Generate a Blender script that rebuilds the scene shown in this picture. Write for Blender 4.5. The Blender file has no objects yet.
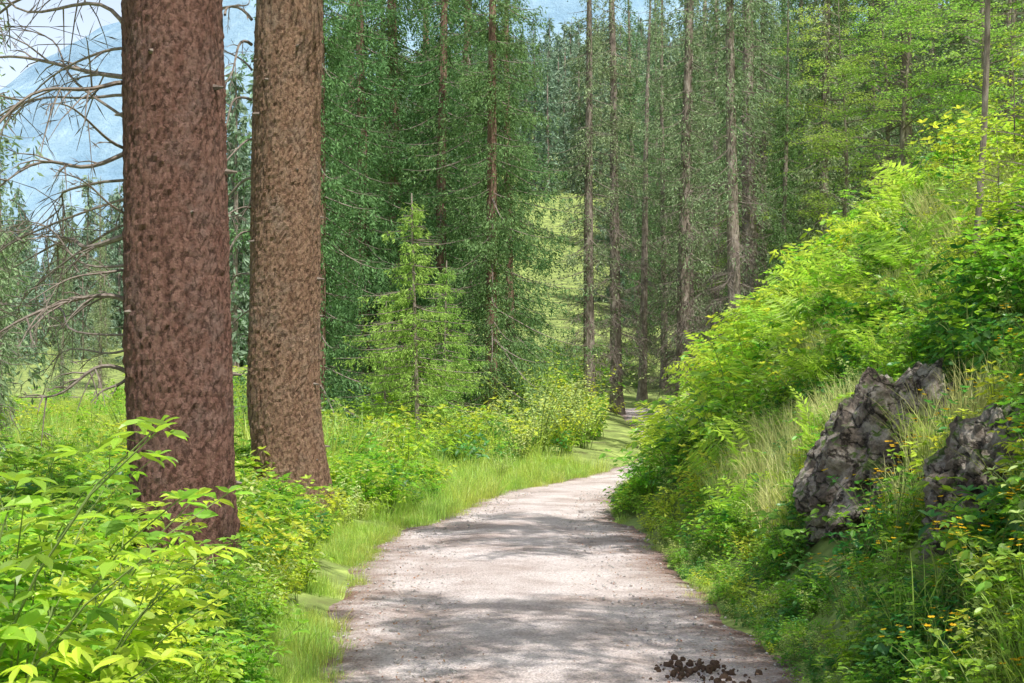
import bpy, math, bmesh, numpy as np
from mathutils import Vector, noise as mn
R0=np.random.default_rng(7)
scene=bpy.context.scene
F=1422.0; CAMZ=1.6; HY=400.0
def P(px,py,d): return ((px-512)/F*d, d, CAMZ-(py-HY)/F*d)
# ---------------------------------------------------------------- terrain fn
def pc(y): return np.interp(y,[-20,6,9,12,14,17.5,20,22.8,25,28,32,38,50,64,85,200],[.36,.34,.2,.07,.0,.06,.32,.58,1.0,2.1,3.7,4.8,5.1,5.8,12,80])
def hw(y): return np.interp(y,[-20,7,9,11,15,17,18.6,25,40,60],[1.3,1.33,1.4,1.45,1.52,1.52,1.15,1.0,1.1,1.2])
def pz(y): return np.interp(y,[-20,28,40,50,60,70,120],[0,0,.4,.95,1.2,1.4,2])
def nz(x,y,s,seed=0):
    a=0
    for i,(k,w) in enumerate([(1,1),(2.1,.5),(4.3,.25)]):
        q=seed*1.7+i*2.3
        a=a+w*np.sin(x*k/s+1.3*np.sin(y*k/s*.8+q)+q)*np.cos(y*k/s*1.1+1.1*np.sin(x*k/s*.7-q)+q*2)
    return a/1.5
def hgt(x,y):
    x=np.asarray(x,float); y=np.asarray(y,float)
    s=x-pc(y); w=hw(y)
    tr=np.maximum(s-w,0); tl=np.maximum(-s-w,0)
    r=np.interp(tr,[0,.3,.8,1.5,2.8,4.5,8,20,60,200,600],[0,.12,.66,1.45,2.85,4.5,6.8,13.5,36,90,160])
    l=np.interp(tl,[0,.4,1.5,3,6,12,30,100,600],[0,.1,.26,.3,.1,-.5,-1.2,-1,0])
    z=pz(y)+r+l
    z=z+np.minimum(tr,1.5)*.13*nz(x,y,.5,1)+np.minimum(tl,1)*.06*nz(x,y,.6,2)+np.minimum(tr+tl,10)*.04*nz(x,y,3,3)
    wgt=np.interp(x,[-90,-25,-8],[.25,.5,1])
    u=np.maximum(y-60,0)
    z=z+wgt*np.interp(u,[0,10,60,200,400,900],[0,.8,10,50,95,120])*np.interp(tr,[0,40],[1,.5])
    return z
# ---------------------------------------------------------------- mesh builder
class MB:
    def __init__(s): s.v=[];s.n=0;s.f=[];s.m=[]
    def add(s,V,Fc,mat=0):
        V=np.asarray(V,float).reshape(-1,3)
        for fa in Fc:
            fa=np.asarray(fa,int)
            if fa.size==0: continue
            s.f.append(fa+s.n); s.m.append(np.full(len(fa),mat))
        s.v.append(V); s.n+=len(V)
    def mesh(s,name,mats,smooth=False):
        me=bpy.data.meshes.new(name)
        V=np.concatenate(s.v); me.vertices.add(len(V)); me.vertices.foreach_set('co',V.ravel())
        lv=np.concatenate([f.ravel() for f in s.f]); cnt=np.concatenate([np.full(len(f),f.shape[1]) for f in s.f])
        me.loops.add(len(lv)); me.loops.foreach_set('vertex_index',lv.astype(np.int32))
        st=np.concatenate([[0],np.cumsum(cnt)[:-1]])
        me.polygons.add(len(cnt)); me.polygons.foreach_set('loop_start',st.astype(np.int32))
        try: me.polygons.foreach_set('loop_total',cnt.astype(np.int32))
        except Exception: pass
        me.polygons.foreach_set('material_index',np.concatenate(s.m).astype(np.int32))
        me.polygons.foreach_set('use_smooth',np.full(len(cnt),smooth))
        me.update(calc_edges=True); me.validate()
        for m in mats: me.materials.append(m)
        return me
def link(name,me,loc=(0,0,0),rot=(0,0,0),sc=(1,1,1)):
    o=bpy.data.objects.new(name,me); scene.collection.objects.link(o)
    o.location=loc;o.rotation_euler=rot;o.scale=sc; return o
def nrm(a): return a/np.maximum(np.linalg.norm(a,axis=-1,keepdims=True),1e-9)
def tube(mb,pts,rad,sides=6,mat=0,wob=None):
    pts=np.asarray(pts,float); rad=np.asarray(rad,float); n=len(pts)
    T=nrm(np.gradient(pts,axis=0))
    ref=np.array([0,0,1.]) if abs(T[0][2])<.8 else np.array([1.,0,0])
    A=nrm(np.cross(T,ref)); B=np.cross(T,A)
    th=np.arange(sides)/sides*2*np.pi
    rr=rad[:,None]*np.ones((1,sides))
    if wob is not None: rr=rr*wob
    V=pts[:,None]+(A[:,None]*np.cos(th)[None,:,None]+B[:,None]*np.sin(th)[None,:,None])*rr[...,None]
    i=np.arange(n-1)[:,None]*sides; j=np.arange(sides)[None]; k=(j+1)%sides
    q=np.stack([i+j,i+k,i+sides+k,i+sides+j],-1).reshape(-1,4)
    mb.add(V,[q],mat)
LT_R=(np.array([[0,0,0],[.45,.5,.03],[1,0,0],[.45,-.5,.03]]),[np.array([[0,1,2,3]])])
LT_F=(np.array([[0,0,0],[.35,0,-.05],[.7,0,-.06],[1,0,-.16],[.2,.36,.03],[.55,.42,.03],[.2,-.36,.03],[.55,-.42,.03],[.82,.2,-.03],[.82,-.2,-.03]]),
      [np.array([[0,1,4],[0,6,1],[2,3,8],[2,9,3],[2,8,5],[2,7,9]]),np.array([[1,2,5,4],[1,6,7,2]])])
def leaves(mb,Pp,D,N,L,W,T=LT_R,mat=0):
    Pp=np.asarray(Pp,float).reshape(-1,3); n=len(Pp)
    if n==0: return
    D=nrm(np.asarray(D,float)*np.ones((n,1))); S=nrm(np.cross(np.asarray(N,float)*np.ones((n,1)),D)); N=np.cross(D,S)
    L=np.broadcast_to(np.asarray(L,float),(n,)); W=np.broadcast_to(np.asarray(W,float),(n,))
    t,fs=T; m=len(t)
    V=Pp[:,None]+D[:,None]*(t[None,:,0:1]*L[:,None,None])+S[:,None]*(t[None,:,1:2]*W[:,None,None])+N[:,None]*(t[None,:,2:3]*L[:,None,None])
    mb.add(V,[(f[None]+(np.arange(n)*m)[:,None,None]).reshape(-1,f.shape[1]) for f in fs],mat)
# ---------------------------------------------------------------- materials
def newmat(name):
    m=bpy.data.materials.new(name); m.use_nodes=True; nt=m.node_tree; nt.nodes.clear()
    out=nt.nodes.new('ShaderNodeOutputMaterial'); return m,nt,out
def leafmat(name,col,tr,tmix=.45,var=.4,gloss=.05,hue=.02,rough=.45):
    m,nt,out=newmat(name); N=nt.nodes.new; Lk=nt.links.new
    geo=N('ShaderNodeNewGeometry'); oi=N('ShaderNodeObjectInfo')
    a=N('ShaderNodeMapRange'); a.inputs[3].default_value=1-var; a.inputs[4].default_value=1+var
    Lk(geo.outputs['Random Per Island'],a.inputs[0])
    b=N('ShaderNodeMapRange'); b.inputs[3].default_value=.5-hue; b.inputs[4].default_value=.5+hue
    Lk(oi.outputs['Random'],b.inputs[0])
    def mk(c):
        h=N('ShaderNodeHueSaturation'); h.inputs['Color'].default_value=(*c,1)
        Lk(a.outputs[0],h.inputs['Value']); Lk(b.outputs[0],h.inputs['Hue']); return h
    d=N('ShaderNodeBsdfDiffuse'); t=N('ShaderNodeBsdfTranslucent')
    Lk(mk(col).outputs[0],d.inputs[0]); Lk(mk(tr).outputs[0],t.inputs[0])
    x=N('ShaderNodeMixShader'); x.inputs[0].default_value=tmix; Lk(d.outputs[0],x.inputs[1]); Lk(t.outputs[0],x.inputs[2])
    if gloss>0:
        g=N('ShaderNodeBsdfGlossy'); g.inputs['Roughness'].default_value=rough
        y=N('ShaderNodeMixShader'); y.inputs[0].default_value=gloss; Lk(x.outputs[0],y.inputs[1]); Lk(g.outputs[0],y.inputs[2]); x=y
    Lk(x.outputs[0],out.inputs[0]); return m
def rampmat(name,scale,stops,mapscale=(1,1,1),bump=.3,bd=.02,rough=.9,detail=8,moss=None,crack=0):
    m,nt,out=newmat(name); N=nt.nodes.new; Lk=nt.links.new
    tc=N('ShaderNodeTexCoord'); mp=N('ShaderNodeMapping'); mp.inputs['Scale'].default_value=mapscale
    Lk(tc.outputs['Object'],mp.inputs[0])
    n=N('ShaderNodeTexNoise'); n.inputs['Scale'].default_value=scale; n.inputs['Detail'].default_value=detail; n.inputs['Roughness'].default_value=.65
    Lk(mp.outputs[0],n.inputs[0]); r=N('ShaderNodeValToRGB'); e=r.color_ramp.elements
    e[0].position,e[0].color=stops[0][0],(*stops[0][1],1); e[1].position,e[1].color=stops[-1][0],(*stops[-1][1],1)
    for p,c in stops[1:-1]:
        q=e.new(p); q.color=(*c,1)
    Lk(n.outputs[0],r.inputs[0]); b=N('ShaderNodeBsdfPrincipled'); b.inputs['Roughness'].default_value=rough
    b.inputs['Specular IOR Level'].default_value=.2
    colr=r.outputs[0]; hsrc=n.outputs[0]
    if crack:
        mv=N('ShaderNodeVectorMath'); mv.operation='MULTIPLY_ADD'; mv.inputs[1].default_value=(.5,.5,.5); Lk(n.outputs['Color'],mv.inputs[0]); Lk(mp.outputs[0],mv.inputs[2])
        vo=N('ShaderNodeTexVoronoi'); vo.feature='DISTANCE_TO_EDGE'; vo.inputs['Scale'].default_value=crack; Lk(mv.outputs[0],vo.inputs['Vector'])
        vr=N('ShaderNodeMapRange'); vr.inputs[2].default_value=.06; Lk(vo.outputs[0],vr.inputs[0])
        n4=N('ShaderNodeTexNoise'); n4.inputs['Scale'].default_value=28; n4.inputs['Detail'].default_value=10; n4.inputs['Roughness'].default_value=.8; Lk(tc.outputs['Object'],n4.inputs[0])
        v4=N('ShaderNodeMapRange'); v4.inputs[1].default_value=.3; v4.inputs[2].default_value=.7; v4.inputs[3].default_value=.5; v4.inputs[4].default_value=1.6; Lk(n4.outputs[0],v4.inputs[0])
        vc=N('ShaderNodeMapRange'); vc.inputs[3].default_value=.25; Lk(vr.outputs[0],vc.inputs[0])
        mm=N('ShaderNodeMath'); mm.operation='MULTIPLY'; Lk(v4.outputs[0],mm.inputs[0]); Lk(vc.outputs[0],mm.inputs[1])
        mc=N('ShaderNodeVectorMath'); mc.operation='SCALE'; Lk(colr,mc.inputs[0]); Lk(mm.outputs[0],mc.inputs['Scale']); colr=mc.outputs[0]
        hs=N('ShaderNodeMath'); hs.operation='MULTIPLY_ADD'; hs.inputs[1].default_value=.5; Lk(n4.outputs[0],hs.inputs[0]); Lk(vr.outputs[0],hs.inputs[2])
        h2=N('ShaderNodeMath'); h2.operation='MULTIPLY_ADD'; h2.inputs[1].default_value=1.5; Lk(n.outputs[0],h2.inputs[0]); Lk(hs.outputs[0],h2.inputs[2]); hsrc=h2.outputs[0]
    if moss:
        n2=N('ShaderNodeTexNoise'); n2.inputs['Scale'].default_value=moss[1]; n2.inputs['Detail'].default_value=9; n2.inputs['Roughness'].default_value=.7; Lk(tc.outputs['Object'],n2.inputs[0])
        ge=N('ShaderNodeNewGeometry'); sx=N('ShaderNodeSeparateXYZ'); Lk(ge.outputs['Normal'],sx.inputs[0])
        ma=N('ShaderNodeMath'); ma.operation='MULTIPLY_ADD'; ma.inputs[1].default_value=moss[2]; Lk(sx.outputs[2],ma.inputs[0]); Lk(n2.outputs[0],ma.inputs[2])
        mr=N('ShaderNodeMapRange'); mr.inputs[1].default_value=moss[3]; mr.inputs[2].default_value=moss[3]+.08; Lk(ma.outputs[0],mr.inputs[0])
        mx=N('ShaderNodeMix'); mx.data_type='RGBA'; Lk(mr.outputs[0],mx.inputs[0]); Lk(colr,mx.inputs[6]); mx.inputs[7].default_value=(*moss[0],1); colr=mx.outputs[2]
    Lk(colr,b.inputs['Base Color']); bp=N('ShaderNodeBump'); bp.inputs['Strength'].default_value=bump; bp.inputs['Distance'].default_value=bd
    Lk(hsrc,bp.inputs['Height']); Lk(bp.outputs[0],b.inputs['Normal']); Lk(b.outputs[0],out.inputs[0]); return m
def barkmat(name,dark,mid,light,grey,sc=(26,26,11),bd=.018):
    m,nt,out=newmat(name); N=nt.nodes.new; Lk=nt.links.new
    tc=N('ShaderNodeTexCoord')
    n0=N('ShaderNodeTexNoise'); n0.inputs['Scale'].default_value=14; n0.inputs['Detail'].default_value=8; n0.inputs['Roughness'].default_value=.78; Lk(tc.outputs['Object'],n0.inputs[0])
    mx=N('ShaderNodeVectorMath'); mx.operation='MULTIPLY_ADD'; mx.inputs[1].default_value=(.11,.11,.24); Lk(n0.outputs['Color'],mx.inputs[0]); Lk(tc.outputs['Object'],mx.inputs[2])
    mp=N('ShaderNodeMapping'); mp.inputs['Scale'].default_value=sc; Lk(mx.outputs[0],mp.inputs[0])
    v=N('ShaderNodeTexVoronoi'); v.inputs['Scale'].default_value=1; Lk(mp.outputs[0],v.inputs['Vector'])
    n=N('ShaderNodeTexNoise'); n.inputs['Scale'].default_value=50; n.inputs['Detail'].default_value=9; n.inputs['Roughness'].default_value=.8; Lk(tc.outputs['Object'],n.inputs[0])
    mz=N('ShaderNodeMapping'); mz.inputs['Scale'].default_value=(14,14,2.2); Lk(tc.outputs['Object'],mz.inputs[0])
    n3=N('ShaderNodeTexNoise'); n3.inputs['Scale'].default_value=1.2; n3.inputs['Detail'].default_value=9; n3.inputs['Roughness'].default_value=.65; Lk(mz.outputs[0],n3.inputs[0])
    pr=N('ShaderNodeMapRange'); pr.inputs[1].default_value=.8; pr.inputs[2].default_value=.15; Lk(v.outputs['Distance'],pr.inputs[0])
    r=N('ShaderNodeValToRGB'); e=r.color_ramp.elements; e[0].color=(*mid,1); e[1].color=(*light,1); e[0].position=.38;e[1].position=.66
    sv=N('ShaderNodeSeparateColor'); Lk(v.outputs['Color'],sv.inputs[0])
    s1=N('ShaderNodeMath'); s1.operation='MULTIPLY_ADD'; s1.inputs[1].default_value=.14; Lk(sv.outputs[0],s1.inputs[0]); Lk(n.outputs[0],s1.inputs[2])
    s2=N('ShaderNodeMath'); s2.operation='ADD'; Lk(s1.outputs[0],s2.inputs[0]); Lk(n3.outputs[0],s2.inputs[1])
    s3=N('ShaderNodeMath'); s3.operation='MULTIPLY'; s3.inputs[1].default_value=.48; Lk(s2.outputs[0],s3.inputs[0]); Lk(s3.outputs[0],r.inputs[0])
    # grey lichen film in patches
    n5=N('ShaderNodeTexNoise'); n5.inputs['Scale'].default_value=2.3; n5.inputs['Detail'].default_value=9; n5.inputs['Roughness'].default_value=.75; Lk(tc.outputs['Object'],n5.inputs[0])
    g5=N('ShaderNodeMapRange'); g5.inputs[1].default_value=.5; g5.inputs[2].default_value=.66; g5.inputs[4].default_value=.6; Lk(n5.outputs[0],g5.inputs[0])
    mg=N('ShaderNodeMix'); mg.data_type='RGBA'; Lk(g5.outputs[0],mg.inputs[0]); Lk(r.outputs[0],mg.inputs[6]); mg.inputs[7].default_value=(*grey,1)
    cr=N('ShaderNodeMapRange'); cr.inputs[1].default_value=0; cr.inputs[2].default_value=.45; cr.inputs[3].default_value=.2; Lk(pr.outputs[0],cr.inputs[0])
    mix=N('ShaderNodeMix'); mix.data_type='RGBA'; mix.inputs[6].default_value=(*dark,1); Lk(cr.outputs[0],mix.inputs[0]); Lk(mg.outputs[2],mix.inputs[7])
    b=N('ShaderNodeBsdfPrincipled'); b.inputs['Roughness'].default_value=.85; b.inputs['Specular IOR Level'].default_value=.25; Lk(mix.outputs[2],b.inputs['Base Color'])
    hh=N('ShaderNodeMath'); hh.operation='MULTIPLY_ADD'; hh.inputs[1].default_value=1.2; Lk(n.outputs[0],hh.inputs[0]); Lk(pr.outputs[0],hh.inputs[2])
    h3=N('ShaderNodeMath'); h3.operation='MULTIPLY_ADD'; h3.inputs[1].default_value=2.0; Lk(n3.outputs[0],h3.inputs[0]); Lk(hh.outputs[0],h3.inputs[2])
    bp=N('ShaderNodeBump'); bp.inputs['Strength'].default_value=1.0; bp.inputs['Distance'].default_value=bd; Lk(h3.outputs[0],bp.inputs['Height']); Lk(bp.outputs[0],b.inputs['Normal'])
    Lk(b.outputs[0],out.inputs[0]); return m
M_bark1=barkmat('bark_reddish',(.05,.022,.016),(.2,.085,.06),(.52,.3,.235),(.33,.25,.22),sc=(38,38,20),bd=.026)
M_bark2=barkmat('bark_tan',(.07,.035,.022),(.28,.145,.088),(.62,.41,.28),(.42,.33,.26),sc=(32,32,17),bd=.028)
M_barkf=rampmat('bark_far',9,[(.3,(.1,.075,.06)),(.5,(.26,.21,.175)),(.7,(.46,.4,.34))],(1,1,.35),.6,.04)
M_barkr=rampmat('bark_far_red',9,[(.3,(.1,.06,.045)),(.5,(.24,.145,.11)),(.7,(.4,.28,.21))],(1,1,.35),.6,.04)
M_twig=rampmat('dead_twig',20,[(.3,(.12,.09,.075)),(.7,(.34,.29,.25))],bump=.2)
M_stem=rampmat('green_stem',20,[(.3,(.12,.18,.05)),(.7,(.25,.32,.1))],bump=.1)
M_needle=leafmat('spruce_needles',(.15,.27,.11),(.24,.4,.12),.3,.55,0)
M_needle2=leafmat('spruce_needles_grey',(.28,.36,.2),(.36,.47,.2),.3,.55,0)
M_needleY=leafmat('young_spruce_needles',(.34,.48,.12),(.5,.7,.14),.4,.4,0)
M_leaf=leafmat('herb_leaf',(.22,.4,.05),(.46,.8,.06),.5,.45,.04,.025)
M_leafY=leafmat('sunny_leaf',(.5,.6,.07),(.86,.98,.09),.5,.35,.04,.02)  # yellow-green raised so the leaves look sunlit by colour
M_leafD=leafmat('deep_leaf',(.08,.24,.055),(.2,.52,.07),.45,.45,.05)
M_beech=leafmat('beech_leaf',(.3,.45,.1),(.54,.8,.13),.5,.35,.03)
M_pale=leafmat('pale_leaf',(.55,.64,.24),(.82,.95,.32),.5,.35,.04)
M_grass=leafmat('grass_blade',(.42,.54,.13),(.7,.9,.17),.45,.4,.03,.03)
M_grassP=leafmat('pale_grass_blade',(.62,.62,.28),(.85,.88,.34),.45,.35,.03,.02)
M_fern=leafmat('fern_frond',(.38,.56,.07),(.7,.95,.1),.5,.3,.03)
M_yel=leafmat('yellow_petal',(.85,.55,.02),(.85,.55,.02),.3,.1,.03,.01)
M_dry=leafmat('dry_leaf',(.36,.22,.14),(.3,.16,.08),.2,.5,.03)
M_far=leafmat('hazy_distant_needles',(.26,.36,.25),(.29,.42,.23),.3,.45,0)  # needle colour brightened to stand in for background light and haze
M_rock=rampmat('rock_face',3.0,[(.3,(.08,.062,.05)),(.46,(.26,.21,.17)),(.56,(.52,.46,.4)),(.66,(.22,.18,.14))],(1,1,1.6),1,.08,detail=13,moss=((.13,.2,.05),4,.22,.64),crack=3.2)
M_dirt=rampmat('dark_dirt',30,[(.3,(.07,.042,.03)),(.7,(.26,.17,.12))],bump=.8)
M_stone=rampmat('pebble',15,[(.3,(.3,.27,.26)),(.7,(.62,.58,.56))],bump=.3)
M_ground=rampmat('meadow_ground',1.5,[(.3,(.12,.12,.05)),(.5,(.24,.31,.09)),(.7,(.5,.6,.17))],bump=.6,bd=.08,detail=12)
M_mount=rampmat('hazy_mountain_forest',.03,[(.35,(.2,.33,.45)),(.5,(.26,.4,.51)),(.65,(.34,.48,.58))],bump=.8,bd=8,detail=12)  # forest tinted pale blue: air haze painted into the colour
def pathmat():
    m,nt,out=newmat('gravel'); N=nt.nodes.new; Lk=nt.links.new
    tc=N('ShaderNodeTexCoord')
    def noise(s,d=6,r=.6):
        n=N('ShaderNodeTexNoise'); n.inputs['Scale'].default_value=s;n.inputs['Detail'].default_value=d;n.inputs['Roughness'].default_value=r; Lk(tc.outputs['Object'],n.inputs[0]); return n
    a=noise(1.1,7,.65); b_=noise(45,8,.75); c_=noise(4,8,.7)
    at=N('ShaderNodeAttribute'); at.attribute_name='edge'
    v=N('ShaderNodeTexVoronoi'); v.inputs['Scale'].default_value=55; Lk(tc.outputs['Object'],v.inputs['Vector'])
    r1=N('ShaderNodeValToRGB'); e=r1.color_ramp.elements; e[0].position=.35;e[0].color=(.56,.45,.41,1);e[1].position=.58;e[1].color=(.88,.79,.77,1); Lk(a.outputs[0],r1.inputs[0])
    r2=N('ShaderNodeValToRGB'); e=r2.color_ramp.elements; e[0].position=.35;e[0].color=(.33,.29,.27,1);e[1].position=.6;e[1].color=(1.1,1.1,1.1,1); Lk(b_.outputs[0],r2.inputs[0])
    ed=N('ShaderNodeMath'); ed.operation='MULTIPLY_ADD'; ed.inputs[1].default_value=1.3; Lk(c_.outputs[0],ed.inputs[0]); Lk(at.outputs['Fac'],ed.inputs[2])
    er=N('ShaderNodeMapRange'); er.inputs[1].default_value=1.05; er.inputs[2].default_value=1.6; Lk(ed.outputs[0],er.inputs[0])
    m1=N('ShaderNodeMix'); m1.data_type='RGBA'; Lk(er.outputs[0],m1.inputs[0]); Lk(r1.outputs[0],m1.inputs[6]); m1.inputs[7].default_value=(.31,.2,.16,1)
    mx=N('ShaderNodeMix'); mx.data_type='RGBA'; mx.blend_type='MULTIPLY'; mx.inputs[0].default_value=.75; Lk(m1.outputs[2],mx.inputs[6]); Lk(r2.outputs[0],mx.inputs[7])
    bs=N('ShaderNodeBsdfPrincipled'); bs.inputs['Roughness'].default_value=.9; bs.inputs['Specular IOR Level'].default_value=.2; Lk(mx.outputs[2],bs.inputs['Base Color'])
    ad=N('ShaderNodeMath'); ad.operation='SUBTRACT'; Lk(b_.outputs[0],ad.inputs[0]); Lk(v.outputs['Distance'],ad.inputs[1])
    bp=N('ShaderNodeBump'); bp.inputs['Strength'].default_value=.9; bp.inputs['Distance'].default_value=.02; Lk(ad.outputs[0],bp.inputs['Height']); Lk(bp.outputs[0],bs.inputs['Normal']); Lk(bs.outputs[0],out.inputs[0]); return m
M_path=pathmat()
# ---------------------------------------------------------------- ground
def gro(a,b,s,lim,k=1.12):
    c=list(np.arange(a,b,s)); st=s
    while c[-1]<lim[1]: st*=k; c.append(c[-1]+st)
    st=s; lo=[a]
    while lo[-1]>lim[0]: st*=k; lo.append(lo[-1]-st)
    return np.array(lo[:0:-1]+c)
xs=gro(-6,10,.15,(-900,900)); ys=gro(-1,60,.3,(-120,1100))
X,Y=np.meshgrid(xs,ys); Z=hgt(X,Y)
s_=np.abs(X-pc(Y)); Z=Z-np.where(s_<hw(Y)-.15,.03,0)
g=MB(); nx=len(xs); i=np.arange(len(ys)-1)[:,None]*nx; j=np.arange(nx-1)[None]
g.add(np.stack([X,Y,Z],-1),[np.stack([i+j,i+j+1,i+nx+j+1,i+nx+j],-1).reshape(-1,4)])
link('ground',g.mesh('ground',[M_ground],True))
py=np.concatenate([np.arange(-8,60,.2),np.arange(60,110,1)]); us=np.linspace(-1,1,21)
PY,U=np.meshgrid(py,us,indexing='ij')
W=(hw(PY)+.08)*(1+.03*np.sin(PY*2.1+U*2)+.02*np.sin(PY*5.3+1))
PX=pc(PY)+U*W; PZ=pz(PY)+.012+.03*(1-np.abs(U)**2)-.02*np.exp(-((np.abs(U)-.5)/.13)**2)+.006*nz(PX,PY,.3)
PZ=np.where(np.abs(U)>.95,hgt(PX,PY)-.02,PZ)
g=MB(); n=21; i=np.arange(len(py)-1)[:,None]*n; j=np.arange(n-1)[None]
g.add(np.stack([PX,PY,PZ],-1),[np.stack([i+j,i+j+1,i+n+j+1,i+n+j],-1).reshape(-1,4)])
me=g.mesh('gravel_path',[M_path],True); a=me.attributes.new('edge','FLOAT','POINT'); a.data.foreach_set('value',(np.abs(U)**2.2).ravel().astype(np.float32)); link('gravel_path',me)
# ---------------------------------------------------------------- mountains
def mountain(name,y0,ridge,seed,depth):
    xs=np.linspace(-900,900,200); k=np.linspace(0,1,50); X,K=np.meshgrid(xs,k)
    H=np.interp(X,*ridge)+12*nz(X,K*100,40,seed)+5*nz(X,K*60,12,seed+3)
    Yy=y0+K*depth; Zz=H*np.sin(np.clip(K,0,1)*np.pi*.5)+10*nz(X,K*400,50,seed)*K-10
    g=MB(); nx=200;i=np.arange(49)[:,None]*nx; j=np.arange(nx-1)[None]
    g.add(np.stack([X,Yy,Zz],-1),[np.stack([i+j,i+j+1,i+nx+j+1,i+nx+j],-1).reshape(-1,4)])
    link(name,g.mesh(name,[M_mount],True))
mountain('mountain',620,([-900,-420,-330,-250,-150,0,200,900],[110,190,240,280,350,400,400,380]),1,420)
# ---------------------------------------------------------------- tree templates
def spruce_mesh(name,seed,H=22,R=.28,Lmax=3.4,z0=.8,dens=26,droop=.35,dead=0,mats=None,lv=.34,nb=6,sl=.17,swd=.034,hang=.5,sparse=1.0,lrnd=(.35,1.2)):
    r=np.random.default_rng(seed); mb=MB()
    zz=np.linspace(0,H,26); bx=.12*np.sin(zz*.2+seed)*zz/H; by=.1*np.cos(zz*.23+seed)*zz/H
    rad=R*(1-zz/H)**.8+.015+R*.45*np.exp(-zz/.35)
    tube(mb,np.stack([bx,by,zz],1),rad,12,0)
    z=z0
    while z<H-.2:
        f=z/H; hi=1 if z<15 else .5
        for b in range(nb):
            az=r.uniform(0,2*np.pi); L=Lmax*(1-f)**.75*r.uniform(*lrnd)+.1
            isdead=z<dead*r.uniform(.6,1.15)
            if isdead: L*=.75*r.uniform(.4,1.1)
            out=np.array([math.cos(az),math.sin(az),0]); sd=np.array([-out[1],out[0],0])
            dr=droop*r.uniform(.5,1.6)*(1 if f<.75 else .2)
            cx=np.interp(z,zz,bx); cy=np.interp(z,zz,by); zb=z+r.uniform(-.15,.15)
            bend=r.uniform(-.25,.25)
            def cur(t): 
                t=np.asarray(t)[:,None]
                return np.array([cx,cy,zb])+out*L*t+np.array([0,0,1.])*L*(-dr*t**1.1+.45*dr*t**3)+sd*bend*L*t**2
            t=np.linspace(0,1,6); tube(mb,cur(t),np.linspace(.012+.006*L,.004,6),3,1)
            if isdead:
                k=int(L*30); tt=r.uniform(.1,1,k); pp=cur(tt); d=out*.5+sd*r.choice([-1,1],k)[:,None]*r.uniform(.4,1,k)[:,None]+np.array([0,0,-1.])*r.uniform(.1,1.5,k)[:,None]
                leaves(mb,pp,d,r.normal(size=(k,3)),r.uniform(.15,.7,k),.014,LT_R,1)
                if r.random()>.5: continue
            if r.random()>sparse: continue
            kt=int(L*dens*(.4 if isdead else 1)*r.uniform(.5,1.2)*hi)+1
            t=r.uniform(.02,1,kt)**1.1; u=r.uniform(-1,1,kt); hl=hang*(.25+r.random(kt)**1.5*1.3)
            base=cur(t)+sd*(u*(.33*L*(1-t)+.12))[:,None]+out*(np.abs(u)*.15*L*(1-t))[:,None]
            m=7; q=np.repeat(np.arange(kt),m); w=np.tile(np.linspace(0,1,m),kt)+r.uniform(-.06,.06,kt*m)
            pp=base[q]+r.normal(size=(kt*m,3))*.025; pp[:,2]-=hl[q]*w+.03
            d=(out*.55+sd*(u[q]*.6)[:,None])*(1-.5*w)[:,None]+np.array([0,0,-.6])+r.normal(size=(kt*m,3))*.45
            leaves(mb,pp,d,r.normal(size=(kt*m,3)),sl*r.uniform(.6,1.3,kt*m)*(1.1-.4*w),swd*r.uniform(.7,1.4,kt*m),LT_R,2)
        z+=lv*r.uniform(.8,1.2)
    return mb.mesh(name,mats or [M_barkf,M_twig,M_needle])
SPA=[spruce_mesh('spruceA%d'%k,10+k,H=22+k,R=.2,mats=[M_barkr,M_twig,M_needle],Lmax=2.8+.3*k,dens=24,z0=1.2,nb=5,lv=.46,hang=.5,droop=.55,lrnd=(.25,1.3),sl=.14,swd=.036) for k in range(3)]
SPB=[spruce_mesh('spruceB%d'%k,30+k,H=22+k,R=.23,Lmax=2.3,z0=1.5,dead=8+1.5*k,dens=15,lv=.4,nb=5,mats=[M_barkf,M_twig,M_needle2],sparse=.85,hang=.55,droop=.5,sl=.15) for k in range(3)]
SPC=[spruce_mesh('spruceC%d'%k,40+k,H=21+k,R=.17,Lmax=2.1,z0=1.2,dead=3,dens=15,lv=.46,nb=5,mats=[M_barkf,M_twig,[M_needle2,M_needle][k]],sparse=.95,hang=.7,droop=.7,sl=.19,swd=.045) for k in range(2)]
SPY=spruce_mesh('spruceY',50,H=5.6,R=.04,Lmax=1.8,z0=.25,dens=26,lv=.2,nb=5,droop=.2,sl=.1,swd=.024,hang=.16,mats=[M_barkf,M_twig,M_needleY],sparse=.8,lrnd=(.2,1.3))
SPF=[spruce_mesh('spruceF%d'%k,60+k,H=17,R=.2,Lmax=2.6,z0=1,dens=1.6,lv=.6,nb=5,sl=.6,swd=.17,hang=.5,mats=[M_barkf,M_twig,M_far]) for k in range(2)]
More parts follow.
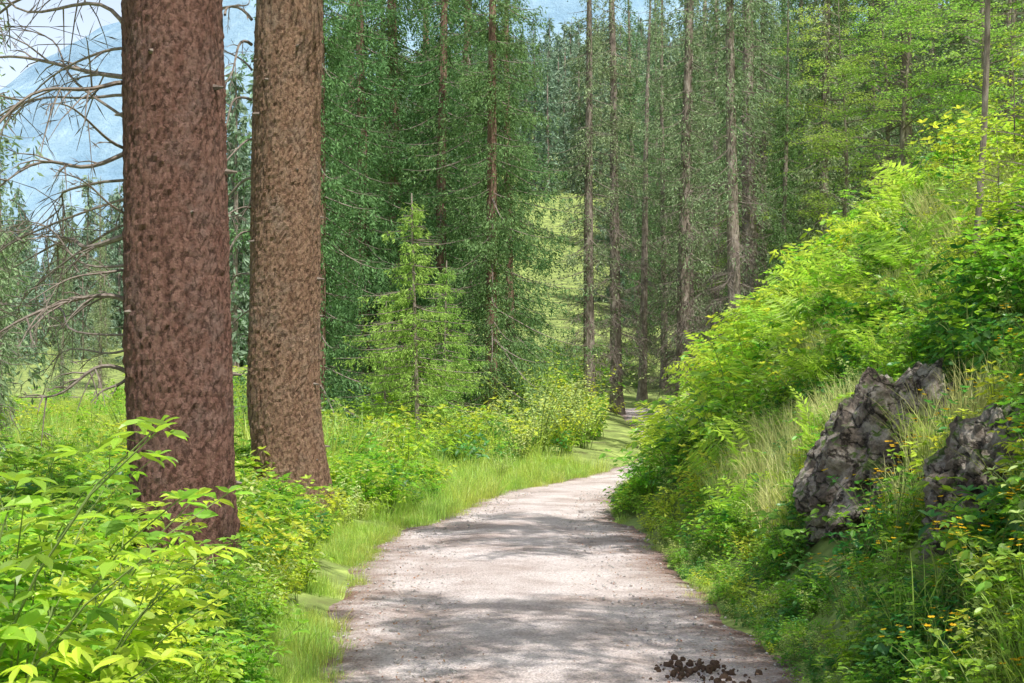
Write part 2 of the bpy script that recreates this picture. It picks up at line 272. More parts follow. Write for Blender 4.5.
def decid_mesh(name,seed,H=10,R=.09,nbr=46,spread=2.8,z0=1.5,ll=.085,mat=None,nper=60):
    r=np.random.default_rng(seed); mb=MB()
    zz=np.linspace(0,H,16); cx=.15*np.sin(zz*.6+seed)-.15*math.sin(seed); cy=.12*np.cos(zz*.5+seed)
    tube(mb,np.stack([cx,cy,zz],1),R*(1-zz/H*.9)+R*.4*np.exp(-zz/.2),8,0)
    for b in range(nbr):
        f=(b+r.random())/nbr; z=z0+(H-z0-.2)*f; az=r.uniform(0,2*np.pi); L=spread*(math.sin(math.pi*(.2+.75*f))**.7)*r.uniform(.5,1.1)
        out=np.array([math.cos(az),math.sin(az),0]); sd=np.array([-out[1],out[0],0]); up=r.uniform(.1,.5)
        o=np.array([np.interp(z,zz,cx),np.interp(z,zz,cy),z]); bend=r.uniform(-.3,.3)
        cur=lambda t:o+out*L*np.asarray(t)[:,None]+np.array([0,0,1.])*(L*(up*np.asarray(t)-.35*np.asarray(t)**2))[:,None]+sd*(bend*L*np.asarray(t)**2)[:,None]
        tube(mb,cur(np.linspace(0,1,6)),np.linspace(.006+.006*L,.003,6),3,1)
        for q in range(int(5+L*4)):
            t0=r.uniform(.2,1); p0=cur([t0])[0]; sgn=r.choice([-1,1]); l2=L*.35*r.uniform(.4,1.1)
            d2=nrm(out*.7+sd*sgn*r.uniform(.3,1)+np.array([0,0,r.uniform(-.25,.15)])); 
            tube(mb,np.array([p0,p0+d2*l2*.5+[0,0,.02],p0+d2*l2-[0,0,.04*l2]]),[.004,.003,.0015],3,1)
            k=max(4,int(nper*l2*.55)); tt=r.uniform(0,1,k); s3=np.cross(d2,[0,0,1.])*r.choice([-1,1],k)[:,None]
            pp=p0+d2*(l2*tt)[:,None]+s3*r.uniform(0,.12,k)[:,None]+r.normal(size=(k,3))*[.02,.02,.03]
            leaves(mb,pp,d2*.6+s3+r.normal(size=(k,3))*.3-np.array([0,0,.25]),np.array([0,0,1.])+r.normal(size=(k,3))*.4,ll*r.uniform(.6,1.2,k),ll*.62*r.uniform(.8,1.1,k),LT_R,2)
    return mb.mesh(name,[M_barkf,M_twig,mat or M_beech])
DEC=[decid_mesh('broadleafA',71,H=11,nbr=60,spread=3.2,z0=2),decid_mesh('broadleafB',72,H=9,nbr=50,spread=2.8,z0=1),decid_mesh('broadleafC',73,H=11.5,R=.03,nbr=40,spread=2.6,z0=4.8,nper=110,ll=.1)]
SAP=[decid_mesh('saplingA',75,H=2.6,R=.02,nbr=20,spread=.8,z0=.4,ll=.08,mat=M_leafY,nper=70),decid_mesh('saplingB',76,H=3.4,R=.025,nbr=24,spread=1.0,z0=.6,ll=.075,mat=M_leafY,nper=70)]
# ---------------------------------------------------------------- herb templates
def herb(name,seed,ns=7,H=.5,ll=.09,lw=.05,node=.07,mat=None,spread=.5,compound=1,T=LT_F,flower=0,jit=.3):
    r=np.random.default_rng(seed); mb=MB()
    for s in range(ns):
        az=r.uniform(0,2*np.pi); h=H*r.uniform(.55,1.1); sp=spread*r.uniform(.2,1)*h; out=np.array([math.cos(az),math.sin(az),0])
        b=out*r.uniform(0,.08)
        cur=lambda t:b+out*(sp*np.asarray(t)**1.7)[:,None]+np.array([0,0,1.])*(h*(np.asarray(t)-.18*np.asarray(t)**3))[:,None]
        tube(mb,cur(np.linspace(0,1,6)),np.linspace(.004,.0015,6)*(1+.5*H),3,0)
        nn=max(3,int(h/node)); t=(np.arange(nn)+.6)/nn; t=t[t>.18]
        pp=cur(t); phi=r.uniform(0,6)+np.arange(len(t))*1.9
        for sg in (0,math.pi):
            a=phi+sg+r.normal(size=len(t))*.3
            pd=np.stack([np.cos(a),np.sin(a),.35+r.normal(size=len(t))*.25],1); pet=ll*.45*r.uniform(.6,1.4,len(t))*(1.8 if compound>1 else 1)
            tips=pp+nrm(pd)*pet[:,None]
            leaves(mb,pp,pd,np.array([0,0,1.])+0*pd,pet,.004,LT_R,0)
            sz=ll*r.uniform(.65,1.2,len(t))*(1-.35*np.abs(t-.55)); dn=pd*1.0; dn[:,2]-=r.uniform(.2,.8,len(t))
            nn_=np.array([0,0,1.])+r.normal(size=(len(t),3))*jit
            leaves(mb,tips,dn,nn_,sz,sz*lw/ll,T,1)
            if compound>1:
                for sg2 in (-1,1):
                    s2=np.stack([-np.sin(a),np.cos(a),0*a],1)*sg2
                    for q in range(compound-1):
                        leaves(mb,tips-nrm(pd)*(pet*.4*q)[:,None],dn*.6+s2,nn_,sz*.85,sz*.8*lw/ll,T,1)
        e=cur([1.])[0]; k=4
        a=r.uniform(0,6)+np.arange(k)*1.57
        leaves(mb,np.tile(e,(k,1)),np.stack([np.cos(a),np.sin(a),.5+0*a],1),np.array([0,0,1.])+r.normal(size=(k,3))*.3,ll*.6,lw*.6,T,1)
        if flower:
            for q in range(flower):
                c=e+np.array([r.normal()*.03,r.normal()*.03,.03+r.uniform(0,.04)]); a=np.arange(5)*1.2566+r.uniform(0,1)
                tl=r.normal(size=2)*.5
                leaves(mb,np.tile(c,(5,1)),np.stack([np.cos(a),np.sin(a),.25+0*a],1),np.array([tl[0],tl[1],1.]),.017,.014,LT_R,2)
    return mb.mesh(name,[M_stem,mat or M_leaf,M_yel])
def fern(name,seed,n=9,H=.7):
    r=np.random.default_rng(seed); mb=MB()
    for s in range(n):
        az=s/n*6.28+r.uniform(-.3,.3); out=np.array([math.cos(az),math.sin(az),0]); sd=np.array([-out[1],out[0],0]); L=H*r.uniform(.7,1.15)
        t=np.linspace(0,1,19); ang=1.3-1.7*t**1.3*r.uniform(.7,1.2)
        st=np.stack([np.cos(ang),np.sin(ang)],1)*L/18; c=np.cumsum(st,0)
        pts=out*c[:,:1]+np.array([0,0,1.])*c[:,1:]
        tube(mb,pts[::3],np.linspace(.004,.001,7),3,0); T=nrm(np.gradient(pts,axis=0)); Nn=np.cross(T,sd)
        w=L*.26*np.sin(np.pi*np.clip(t*.92+.1,0,1))**.8
        for sg in (-1,1):
            m=t>.14
            leaves(mb,pts[m],sd*sg+T[m]*.45+r.normal(size=(m.sum(),3))*.12-np.array([0,0,.2]),-Nn[m]+r.normal(size=(m.sum(),3))*.25,w[m],L*.042,LT_R,1)
    return mb.mesh(name,[M_stem,M_fern])
def grass(name,seed,n=60,H=.3,w=.006,spread=.16,mat=None):
    r=np.random.default_rng(seed); mb=MB()
    a=r.uniform(0,6.28,n); rr=spread*np.sqrt(r.random(n)); b=np.stack([np.cos(a)*rr,np.sin(a)*rr,0*a-.02],1)
    a2=a+r.normal(size=n)*.9; out=np.stack([np.cos(a2),np.sin(a2),0*a],1); sd=np.stack([-np.sin(a2),np.cos(a2),0*a],1)
    h=H*r.uniform(.45,1.15,n); k=r.uniform(.1,.75,n)
    V=[]
    for t,wt in ((0,1),(.4,.85),(.75,.55),(1,.05)):
        c=b+out*(h*k*t**2)[:,None]+np.array([0,0,1.])*(h*(t-.35*k*t**2))[:,None]
        V+= [c-sd*w*wt*.5,c+sd*w*wt*.5]
    V=np.stack(V,1); f=np.array([[0,1,3,2],[2,3,5,4],[4,5,7,6]])
    mb.add(V,[(f[None]+(np.arange(n)*8)[:,None,None]).reshape(-1,4)],0)
    return mb.mesh(name,[mat or M_grass])
def coll(name,meshes):
    c=bpy.data.collections.new(name)
    for k,me in enumerate(meshes):
        o=bpy.data.objects.new('%s_%02d'%(name,k),me); c.objects.link(o)
    return c
def scatter(name,c,pts,rot,scl,idx):
    me=bpy.data.meshes.new(name); n=len(pts); me.vertices.add(n); me.vertices.foreach_set('co',np.asarray(pts,float).ravel())
    a=me.attributes.new('rot','FLOAT_VECTOR','POINT'); a.data.foreach_set('vector',np.asarray(rot,float).ravel())
    a=me.attributes.new('scl','FLOAT','POINT'); a.data.foreach_set('value',np.asarray(scl,float))
    a=me.attributes.new('idx','INT','POINT'); a.data.foreach_set('value',np.asarray(idx).astype(np.int32))
    o=link(name,me)
    ng=bpy.data.node_groups.new(name,'GeometryNodeTree'); ng.interface.new_socket('Geometry',in_out='INPUT',socket_type='NodeSocketGeometry'); ng.interface.new_socket('Geometry',in_out='OUTPUT',socket_type='NodeSocketGeometry')
    N=ng.nodes.new; L=ng.links.new
    gi=N('NodeGroupInput'); go=N('NodeGroupOutput'); ip=N('GeometryNodeInstanceOnPoints'); ci=N('GeometryNodeCollectionInfo')
    ci.inputs['Collection'].default_value=c; ci.inputs['Separate Children'].default_value=True; ci.inputs['Reset Children'].default_value=True
    def at(nm,ty):
        q=N('GeometryNodeInputNamedAttribute'); q.data_type=ty; q.inputs['Name'].default_value=nm; return q.outputs['Attribute']
    L(gi.outputs[0],ip.inputs['Points']); L(ci.outputs[0],ip.inputs['Instance']); ip.inputs['Pick Instance'].default_value=True
    L(at('idx','INT'),ip.inputs['Instance Index']); e=N('FunctionNodeEulerToRotation'); L(at('rot','FLOAT_VECTOR'),e.inputs[0]); L(e.outputs[0],ip.inputs['Rotation'])
    L(at('scl','FLOAT'),ip.inputs['Scale']); L(ip.outputs[0],go.inputs[0])
    md=o.modifiers.new('scatter','NODES'); md.node_group=ng; return o
herbs=[herb('h0',1,9,.55,.085,.05,.075,M_leaf),herb('h1',2,7,.7,.1,.055,.09,M_leafY,.45),herb('h2',3,9,.45,.07,.05,.07,M_leafD,.6),
       herb('h3',4,6,.75,.1,.06,.12,M_leaf,.7,compound=2),herb('h4',5,10,.35,.06,.045,.06,M_leafY,.8),herb('h5',6,8,.5,.12,.075,.11,M_leafD,.6),
       herb('h6',7,9,.6,.055,.03,.05,M_pale,.4)]
C_h=coll('herb_kinds',herbs)
C_f=coll('fern_kinds',[fern('f0',1),fern('f1',2,7,.8),fern('f2',3,10,.6)])
C_g=coll('grass_kinds',[grass('g0',1),grass('g1',2,110,.15,.005,.22),grass('g2',3,45,.45,.007,.14),grass('g3',4,260,.5,.011,.55),grass('g4',5,90,.38,.006,.2,M_grassP)])
C_y=coll('flower_kinds',[herb('y0',21,6,.55,.06,.04,.1,M_leaf,.5,flower=3),herb('y1',22,5,.65,.06,.04,.1,M_leafD,.5,flower=2)])
ROCKS=[(878,466,10.4,.48,.85,.82,1,(.1,.5,.2)),(1000,492,8.4,.46,.68,.58,2,(.2,.45,-.2))]
def clear(x,y):
    k=np.ones(len(x),bool)
    for (px,pyy,d,sx,sy,sz,_,_r) in ROCKS:
        rx,ry,rz=P(px,pyy,d)
        for f,w in ((0,.62),(.35,.68),(.65,.5)):
            k&=~((((x-rx+.22+.1*f)/(sx*w+.08))**2+((y-ry+f*1.0)/(sy*w*.7+.1))**2)<1)
    return k
def put(name,c,x,y,s,idx,rg=R0,tilt=.15,dz=0):
    k=clear(x,y); x=x[k];y=y[k];s=np.asarray(s)[k];idx=np.asarray(idx)[k]
    n=len(x); rot=np.stack([rg.normal(size=n)*tilt,rg.normal(size=n)*tilt,rg.uniform(0,6.28,n)],1)
    return scatter(name,c,np.stack([x,y,hgt(x,y)+dz],1),rot,s,idx)
def sidepts(n,y0,y1,t0,t1,side,yp=1.,rg=R0,tp=1.):
    y=y0+(y1-y0)*rg.random(n)**yp; t=t0+(t1-t0)*rg.random(n)**tp
    x=pc(y)+side*(hw(y)+t); return x,y,t
def gapf(x,y): return nz(x*1.0,y*.55,.75,9)
XX=[];YY=[];SS=[];II=[]
def addh(x,y,s,i): XX.append(x);YY.append(y);SS.append(s);II.append(i)
def kinds(x,y,sd,sets,rg=R0):
    k=nz(x,y,1.1,sd)+rg.normal(size=len(x))*.3
    return np.where(k<-.3,rg.choice(sets[0],len(x)),np.where(k<.25,rg.choice(sets[1],len(x)),rg.choice(sets[2],len(x))))
for n,y0,y1,t0,t1,s0,s1,side in [(1900,4.5,14,.0,4.2,.4,1.0,1),(500,4.5,14,-.05,1.3,.35,.7,1),(1600,14,28,.0,4.5,.7,1.4,1),(850,28,62,0,8,1.1,2.0,1),
                          (1150,4,12,.25,4.5,.45,.9,-1),(1100,12,22,.4,7,.6,1.2,-1),(900,22,50,1.2,16,1.1,2.0,-1),(350,50,80,0,30,1.6,2.6,-1)]:
    x,y,t=sidepts(n,y0,y1,t0,t1,side)
    gap=(gapf(x,y)>.22)&(side>0)&(t>.7)&(t1>2)&(y>9)
    x=x[~gap];y=y[~gap];t=t[~gap];n=len(x)
    s=R0.uniform(s0,s1,n)*np.clip(.38+t*.8,.38,1)*(1+.4*nz(x,y,1.0,12))
    if side>0: s=s*np.where((y>20)&(y<46)&(t<1.6),.55,1)
    addh(x,y,s,kinds(x,y,side+3,([2,5,3],[0,3,6],[1,4,1]) if side>0 else ([0,5,2],[0,3,1],[4,1,6])))
x=np.concatenate(XX);y=np.concatenate(YY)
put('undergrowth',C_h,x,y,np.concatenate(SS),np.concatenate(II))
XX=[];YY=[];SS=[];II=[]
for n,y0,y1,t0,t1,s0,s1,side,ks,thr in [(1500,4,17,-.1,.8,.35,.75,-1,[0,1,1],-.25),(1100,17.5,30,-.1,3.0,.7,1.2,-1,[0,1,1,2],-.9),(350,4,30,-.12,.3,.25,.55,1,[1],.2),(1000,5,28,.5,4.5,.8,1.3,1,[0,2],.0),
     (900,4,22,.5,7,.6,1.1,-1,[0,2],-.2),(900,22,75,2.5,35,1.2,2.4,-1,[3],-2),(300,30,60,1,9,1.,1.6,1,[3],-2)]:
    x,y,t=sidepts(n,y0,y1,t0,t1,side); k=nz(x,y,.7,5)>thr; x=x[k];y=y[k]; addh(x,y,R0.uniform(s0,s1,len(x)),R0.choice(ks,len(x)))
x,y,t=sidepts(2600,9,30,.7,4.6,1); k=gapf(x,y)>.18; x=x[k];y=y[k]; addh(x,y,R0.uniform(.8,1.3,len(x)),R0.choice([4,4,4,0],len(x)))
x=np.concatenate(XX);y=np.concatenate(YY); put('meadow_grass',C_g,x,y,np.concatenate(SS),np.concatenate(II),tilt=.1)
fx=[];fy=[];fs=[]
for d,t in [(15,2.2),(16,2.4),(12.6,.5),(13.2,3.1),(17,2.6),(19,2.5),(22,2.2),(14,1.5),(16.5,1.3),(11.2,1.3),(10,2.6)]:
    fx.append(pc(d)+hw(d)+t);fy.append(d);fs.append(R0.uniform(.8,1.1))
x,y,t=sidepts(120,9,40,.5,4,1); fx+=list(x);fy+=list(y);fs+=list(R0.uniform(.7,1.15,120)*np.clip(y/20+.3,.75,1.4))
x,y,t=sidepts(25,8,30,.8,5,-1); fx+=list(x);fy+=list(y);fs+=list(R0.uniform(.6,1.0,25))
fx=np.array(fx);fy=np.array(fy); put('fern_patch',C_f,fx,fy,np.array(fs),R0.integers(0,3,len(fx)),dz=.18,tilt=.3)
x,y,t=sidepts(60,6,9.5,.3,1.8,1); put('yellow_wildflowers',C_y,x,y,R0.uniform(.8,1.15,60),R0.integers(0,2,60))
# ---------------------------------------------------------------- individually placed plants
def at(px,d): 
    x=(px-512)/F*d; return (x,d,float(hgt(x,d)))
def tree(name,me,px,d,s=1,dz=-.1,sz=None):
    x,y,z=at(px,d); k=R0.uniform(.93,1.07)*s
    return link(name,me,(x,y,z+dz),(R0.normal()*.014,R0.normal()*.014,R0.uniform(0,6.28)),(k,k,k*(sz or 1)))
for px,d,k,s in [(318,36,0,.9),(365,41,1,1),(400,44,2,1.05),(440,41,0,1),(466,47,2,1),(490,36,1,.85),(512,38,2,.72),(350,50,2,1),(425,54,1,1.1),(385,60,0,1.1)]:
    tree('spruce_tree',SPA[k],px,d,s)
for px,d,s in [(418,29,.95),(385,31,.65),(445,33,.8),(720,40,.6),(800,30,.4)]: tree('young_spruce_tree',SPY,px,d,s)
for px,d,k,s in [(590,46,0,.85),(617,54,1,1),(642,64,2,.8),(682,48,0,1.05),(690,53,2,.8),(737,34,1,.8),(752,42,2,1.05),(716,60,0,.8),(905,48,1,1),(1040,44,1,1)]:
    tree('slender_spruce_tree',SPB[k],px,d,s)
for px,d,k,s in [(640,78,1,1.0),(664,70,0,1),(700,66,0,1.1),(655,90,1,1.1),(722,76,1,1.1),(765,56,0,1),(785,66,1,1),(822,46,0,.9),(845,60,1,1),(872,54,0,1),(930,60,1,1),(960,50,0,1),(990,62,1,1.1),(1010,48,0,1),(690,90,1,1.2),(750,88,1,1.2),(830,80,1,1.2),(900,76,1,1.1),(780,40,1,.55),(800,52,1,.8),
     (-75,17,0,.75),(-60,26,0,.9),(0,46,0,.5),(62,70,0,.55),(100,85,0,.6)]:
    tree('drooping_spruce_tree',SPC[k],px,d,s)
for px,d,k,s in [(840,42,0,.9),(910,34,1,1),(980,31,0,.9),(1060,26,1,1),(1010,38,0,1.1),(880,48,0,1.1),(1250,26,1,.8),(760,50,1,.7),(978,12.6,2,1),(1480,5,2,.95)]:
    tree('broadleaf_tree',DEC[k],px,d,s)
for px,d,k,s in [(990,11.5,0,.62),(1025,11,1,.6),(945,16,0,.5),(880,19,1,.4),(1010,14.5,1,.55)]:
    tree('leafy_sapling',SAP[k],px,d,s)
BU=[herb('bushA',81,26,1.5,.075,.045,.09,M_leafY,.75,T=LT_R),herb('bushB',82,24,1.7,.08,.05,.1,M_leaf,.7,T=LT_R),herb('bushC',83,26,1.2,.05,.028,.06,M_pale,.7,T=LT_R)]
for px,d,k,s in [(350,24,1,.8),(375,26,1,.95),(410,26,1,.8),(395,24,0,.6),(450,28,0,1),(480,31,2,1.4),(520,29,2,1.2),(538,31,2,2.0),(566,32,0,1.3),(585,34,2,1.7),(560,35,2,2.0),(575,37,0,1.6),(500,26,2,.7),(440,23,2,.5),(340,29,2,1.1),(470,36,2,1.8),(515,36,0,1.8),
     (390,34,1,1.3),(690,19,1,.5),(700,27,1,.8),(740,24,1,.7),(770,30,1,1),(250,30,1,1.2),(100,32,0,1.2),(60,28,2,1.2),(20,36,1,1.5),(130,40,1,1.5),(200,26,1,.9),(740,40,1,1.2),(900,15,0,.45),(960,13,0,.45)]:
    tree('bush',BU[k],px,d,s)
FG=[herb('fgA',91,12,1.35,.12,.06,.13,M_leaf,.6,compound=2),herb('fgB',92,10,1.15,.115,.058,.12,M_leafY,.8,compound=3),herb('fgC',93,12,.8,.11,.055,.1,M_leaf,.8,compound=2)]
for px,d,k,s in [(10,5.2,0,1.1),(-60,4.6,0,1.25),(60,5.6,1,1.1),(110,6,0,.9),(40,4.6,2,.9),(120,5.0,2,.8),(190,6.4,2,.85),(150,7,1,.8),(20,7.5,0,1.0),(240,7.2,2,.7),(180,5.2,2,.6),(270,6,2,.5),(-20,4.0,1,1.0),(70,3.9,2,.7),(80,8,1,.9),(130,7.6,1,.9)]:
    tree('leafy_shrub',FG[k],px,d,s)
for px,d,k,s in [(1010,6.6,2,.6),(920,6.5,2,.5),(860,7.2,2,.5),(1060,7,1,.5),(985,7.4,2,.4)]:
    tree('leafy_shrub',FG[k],px,d,s)
# ---------------------------------------------------------------- two big foreground spruces
def bigtrunk(name,cent,diam,d,H,mat,seed,branches,crown_z):
    r=np.random.default_rng(seed); mb=MB()
    zz=np.concatenate([np.linspace(-.4,6,160),np.linspace(6.2,H,40)])
    pyz=HY-(zz-CAMZ)*F/d
    cx=(np.interp(pyz,[c[0] for c in cent],[c[1] for c in cent])-512)/F*d
    top=zz>6; sl=(cx[~top][-1]-cx[~top][-30])/(zz[~top][-1]-zz[~top][-30]); cx[top]=cx[~top][-1]+sl*(zz[top]-6)
    k=np.ones(9)/9; cx=np.convolve(np.pad(cx,4,'edge'),k,'valid')
    rad=np.interp(pyz,[c[0] for c in diam],[c[1] for c in diam])/F*d/2
    rad=np.where(zz>6,rad*(1-(zz-6)/(H-5.5)),rad)
    ns=96; th=np.arange(ns)/ns*2*np.pi
    g0=float(hgt(cx[5],d)); fl=np.exp(-np.maximum(zz-g0,0)/.22)
    wob=1+.025*np.sin(3*th+zz[:,None]*.9)+.02*np.sin(5*th-zz[:,None]*1.7+1)+.014*r.normal(size=(len(zz),ns))+fl[:,None]*(.1+.16*np.sin(5*th+1))
    tube(mb,np.stack([cx,d+0*cx,zz],1),rad,ns,0,wob)
    def br(p0,p1,sag,r0,sub=8):
        p0=np.array(p0,float);p1=np.array(p1,float); t=np.linspace(0,1,14)[:,None]; L=np.linalg.norm(p1-p0)
        w=r.normal(size=3)*.04*L
        c=lambda t:p0+(p1-p0)*t+np.array([0,0,1.])*sag*L*np.sin(np.pi*t**.8)+w*np.sin(t*7)
        tube(mb,c(t),np.linspace(r0,r0*.22,14),6,1)
        for q in range(sub):
            tt=r.uniform(.15,.95); o=c(np.array([[tt]]))[0]; dd=nrm((p1-p0)/L*.8+r.normal(size=3)*.55+np.array([0,0,-.25])); l=L*r.uniform(.12,.4)
            m=np.array([o,o+dd*l*.4+[0,0,.02*l],o+dd*l*.75-[0,0,.06*l],o+dd*l-[0,0,.2*l]])
            tube(mb,m,[r0*.35,r0*.28,r0*.2,r0*.1],4,1)
            k=3; leaves(mb,m[[1,2,2]],dd+r.normal(size=(k,3))*.7,r.normal(size=(k,3)),l*.35,.01,LT_R,1)
    for (a,b,dd2,sag,r0,sub) in branches:
        pa=P(a[0],a[1],d); pb=P(b[0],b[1],d+dd2); br(pa,pb,sag,r0,sub)
    for q in range(30):
        z=r.uniform(.9,6); a=r.uniform(0,6.28); c=np.array([np.interp(z,zz,cx),d,z]); rr=np.interp(z,zz,rad); o=np.array([math.cos(a),math.sin(a),-.05])
        l=r.uniform(.02,.09); tube(mb,[c+o*rr*.92,c+o*(rr+l*.5),c+o*(rr+l)],[.03,.014,.008],6,1)
    z=crown_z
    while z<H-.3:
        for q in range(3):
            a=r.uniform(0,6.28); L=3.0*(1-(z-crown_z)/(H-crown_z))**.7*r.uniform(.6,1)+.2; o=np.array([math.cos(a),math.sin(a),0]);sd=np.array([-o[1],o[0],0]); c0=np.array([np.interp(z,zz,cx),d,z])
            cur=lambda t:c0+o*L*t+np.array([0,0,1.])*L*(-.2*t+.15*t**3)
            tube(mb,cur(np.linspace(0,1,6)[:,None]),np.linspace(.03,.006,6),4,1)
            k=int(L*50); t=r.uniform(.15,1,k)[:,None]; u=r.uniform(-1,1,k)[:,None]; hg=.5*r.random(k)
            pp=cur(t)+sd*u*(.3*L*(1-t)+.1); pp[:,2]-=hg
            leaves(mb,pp,o*.3+np.array([0,0,-.8])+sd*u*.4+r.normal(size=(k,3))*.2,r.normal(size=(k,3)),.22,.045,LT_R,2)
        z+=.55
    link(name,mb.mesh(name,[mat,M_twig,M_needle]))
b1=[((128,78),(-30,60),.6,.03,.022,12),((128,82),(-40,165),-1.2,.12,.02,14),((128,152),(-20,196),-.4,.05,.02,10),((128,235),(20,262),.8,.03,.022,12),((128,150),(40,100),-.9,.04,.013,6),
    ((128,302),(-30,352),-.6,.12,.022,12),((128,300),(40,322),.7,.05,.014,8),((128,372),(20,402),-.3,.06,.02,10),((128,378),(90,402),-.2,.03,.014,3),((128,30),(-20,-30),.6,-.03,.018,10),((128,240),(10,330),1.4,.1,.012,12),((128,180),(-10,260),1.2,.08,.012,14),((128,120),(-10,20),1.5,.05,.012,12),((128,-10),(-40,70),1,.15,.02,14),
    ((128,-40),(-60,10),-1,.1,.02,12),((225,15),(252,0),.5,.03,.01,3),((128,205),(-20,290),.9,.1,.013,14),((128,95),(-20,130),1.1,.06,.013,14),((128,265),(-10,215),.5,-.02,.012,12),((128,270),(30,300),-.8,.06,.012,10),((128,335),(-5,300),1.1,.0,.011,10),((128,50),(10,120),.4,.12,.013,12),((128,350),(40,372),.9,.06,.011,8),((128,215),(60,170),-.5,.02,.01,6)]
b2=[((252,45),(215,95),-.8,.1,.02,8),((252,100),(200,150),-.5,.1,.018,8),((252,140),(205,190),-.6,.08,.015,8),((252,178),(215,205),.3,.03,.02,6),((252,190),(200,290),.5,.15,.014,8),((252,232),(210,262),-.5,.05,.012,6),((252,275),(205,305),.3,.06,.012,6),((252,310),(215,345),.3,.08,.012,5),((252,20),(180,5),.4,.05,.02,8),((252,70),(190,40),.8,.05,.014,8),((252,210),(190,240),-1,.07,.012,6)]
bigtrunk('large_spruce_tree',[(-400,166),(0,173),(300,178),(560,186),(700,190)],[(-400,88),(0,97),(200,101),(330,103),(500,102),(600,106),(700,110)],10.5,19,M_bark1,5,b1,6.2)
bigtrunk('large_spruce_tree',[(-400,284),(0,288),(250,286),(400,284),(480,292),(600,300)],[(-400,60),(0,66),(250,69),(440,71),(500,76),(600,78)],17,22,M_bark2,6,b2,9.2)
# ---------------------------------------------------------------- rocks
def rock(px,pyy,d,sx,sy,sz,seed,rot):
    bm=bmesh.new(); bmesh.ops.create_icosphere(bm,subdivisions=6,radius=1)
    for v in bm.verts:
        p=v.co*1.0+Vector((seed*7,0,0)); c=mn.voronoi(Vector((p.x*2.1,p.y*2.1,p.z*1.5+p.x*.8)))[0]
        c2=mn.voronoi(Vector((p.x*5,p.y*5,p.z*3.5)))[0]
        k=1+.3*(c[1]-c[0])+.14*(c2[1]-c2[0])-.22+.14*mn.fractal(p*3,1,2,5)+.05*mn.noise(p*14); v.co=v.co*k
        v.co.x*=sx; v.co.y*=sy; v.co.z*=sz
    me=bpy.data.meshes.new('rock_outcrop'); bm.to_mesh(me); bm.free(); me.materials.append(M_rock)
    link('rock_outcrop',me,P(px,pyy,d),rot)
for a in ROCKS: rock(*a)
# ---------------------------------------------------------------- litter, stones, dirt
def ico(name,seed,mat):
    bm=bmesh.new(); bmesh.ops.create_icosphere(bm,subdivisions=2,radius=1)
    for v in bm.verts: v.co*=1+.35*mn.noise(v.co*1.5+Vector((seed*5,0,0))); v.co.z*=.6
    me=bpy.data.meshes.new(name); bm.to_mesh(me); bm.free(); me.materials.append(mat); return me
C_s=coll('stone_kinds',[ico('s0',1,M_stone),ico('s1',2,M_stone),ico('s2',3,M_stone)])
n=4500; y=4.5+20*R0.random(n)**1.5; u=R0.uniform(-1,1,n); x=pc(y)+u*hw(y)
scatter('gravel_stones',C_s,np.stack([x,y,pz(y)+.03],1),R0.uniform(0,6,(n,3))*[.1,.1,1],.004+.012*R0.random(n)**3,R0.integers(0,3,n))
mb=MB(); leaves(mb,[[0,0,0.01]],[[1,0,.1]],[[0,0,1.]],1,.5,LT_F); lm=mb.mesh('l0',[M_dry])
n=2600; y=4.5+20*R0.random(n)**1.4; u=R0.choice([-1,1],n)*R0.random(n)**.45; x=pc(y)+u*hw(y)*1.02
scatter('leaf_litter',coll('litter_kinds',[lm]),np.stack([x,y,pz(y)+.035],1),np.stack([R0.normal(size=n)*.3,R0.normal(size=n)*.3,R0.uniform(0,6,n)],1),R0.uniform(.012,.035,n),np.zeros(n))
C_d=coll('clod_kinds',[ico('c0',5,M_dirt),ico('c1',6,M_dirt)])
n=150; cx_,cy_=P(700,672,8.2)[0],8.2; x=cx_+R0.normal(size=n)*.14; y=cy_+R0.normal(size=n)*.2; q=np.exp(-((x-cx_)**2+(y-cy_)**2)/.02)
scatter('dirt_pile',C_d,np.stack([x,y,.03+.03*q*R0.random(n)],1),R0.uniform(0,6,(n,3)),.005+.02*R0.random(n)**1.8,R0.integers(0,2,n))
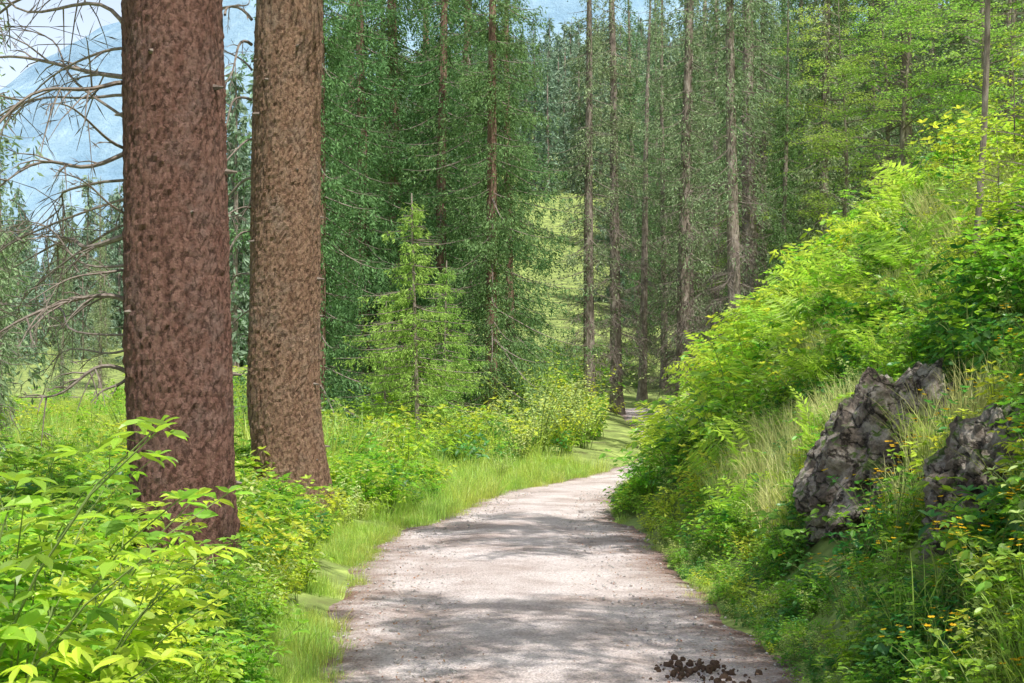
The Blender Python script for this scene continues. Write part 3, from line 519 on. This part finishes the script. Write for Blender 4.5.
# ---------------------------------------------------------------- distant forest
n=1700; y=R0.uniform(90,400,n); x=R0.uniform(-.24,.5,n)*y*1.1
keep=~((y<175)&(x/y>-.03)&(x/y<.075)); x=x[keep];y=y[keep]
yl=R0.uniform(110,300,260); xl=-yl*R0.uniform(.22,.5,260)
x=np.concatenate([x,xl]);y=np.concatenate([y,yl])
n=len(x)
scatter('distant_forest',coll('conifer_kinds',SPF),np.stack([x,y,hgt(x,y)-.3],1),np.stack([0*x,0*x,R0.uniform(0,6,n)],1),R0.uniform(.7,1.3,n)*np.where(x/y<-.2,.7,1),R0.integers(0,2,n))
# ---------------------------------------------------------------- light, sky, camera
tosun=Vector((.6,-.8,0)).normalized(); el=math.radians(60)
v=Vector((tosun.x*math.cos(el),tosun.y*math.cos(el),math.sin(el)))
sl=bpy.data.lights.new('sun','SUN'); sl.energy=5; sl.angle=math.radians(.5); sl.color=(1,.97,.91)
so=bpy.data.objects.new('sun',sl); scene.collection.objects.link(so); so.rotation_euler=v.to_track_quat('Z','Y').to_euler()
w=bpy.data.worlds.new('World'); scene.world=w; w.use_nodes=True; nt=w.node_tree; bg=nt.nodes['Background']; sk=nt.nodes.new('ShaderNodeTexSky'); sk.sky_type='NISHITA'; sk.sun_disc=False
sk.sun_elevation=el; sk.sun_rotation=math.atan2(tosun.x,tosun.y); sk.dust_density=3; sk.ozone_density=.6
tc=nt.nodes.new('ShaderNodeTexCoord'); sp=nt.nodes.new('ShaderNodeSeparateXYZ'); nt.links.new(tc.outputs['Generated'],sp.inputs[0])
mr=nt.nodes.new('ShaderNodeMapRange'); mr.inputs[1].default_value=.45; mr.inputs[2].default_value=.2; mr.interpolation_type='SMOOTHSTEP'; nt.links.new(sp.outputs[2],mr.inputs[0])
hz=nt.nodes.new('ShaderNodeMix'); hz.data_type='RGBA'; hz.blend_type='ADD'; hz.inputs[7].default_value=(3.6,3.75,3.9,1); nt.links.new(mr.outputs[0],hz.inputs[0]); nt.links.new(sk.outputs[0],hz.inputs[6])
nt.links.new(hz.outputs[2],bg.inputs[0]); bg.inputs[1].default_value=.15
scene.view_settings.view_transform='Standard'; scene.view_settings.look='None'; scene.view_settings.exposure=0
cd=bpy.data.cameras.new('camera'); cd.lens=50; cd.sensor_width=36; cd.shift_y=(HY-341.5)/1024; cd.clip_end=5000; cd.clip_start=.05
co=bpy.data.objects.new('camera',cd); scene.collection.objects.link(co); co.location=(0,0,CAMZ); co.rotation_euler=(math.radians(90),0,0); scene.camera=co
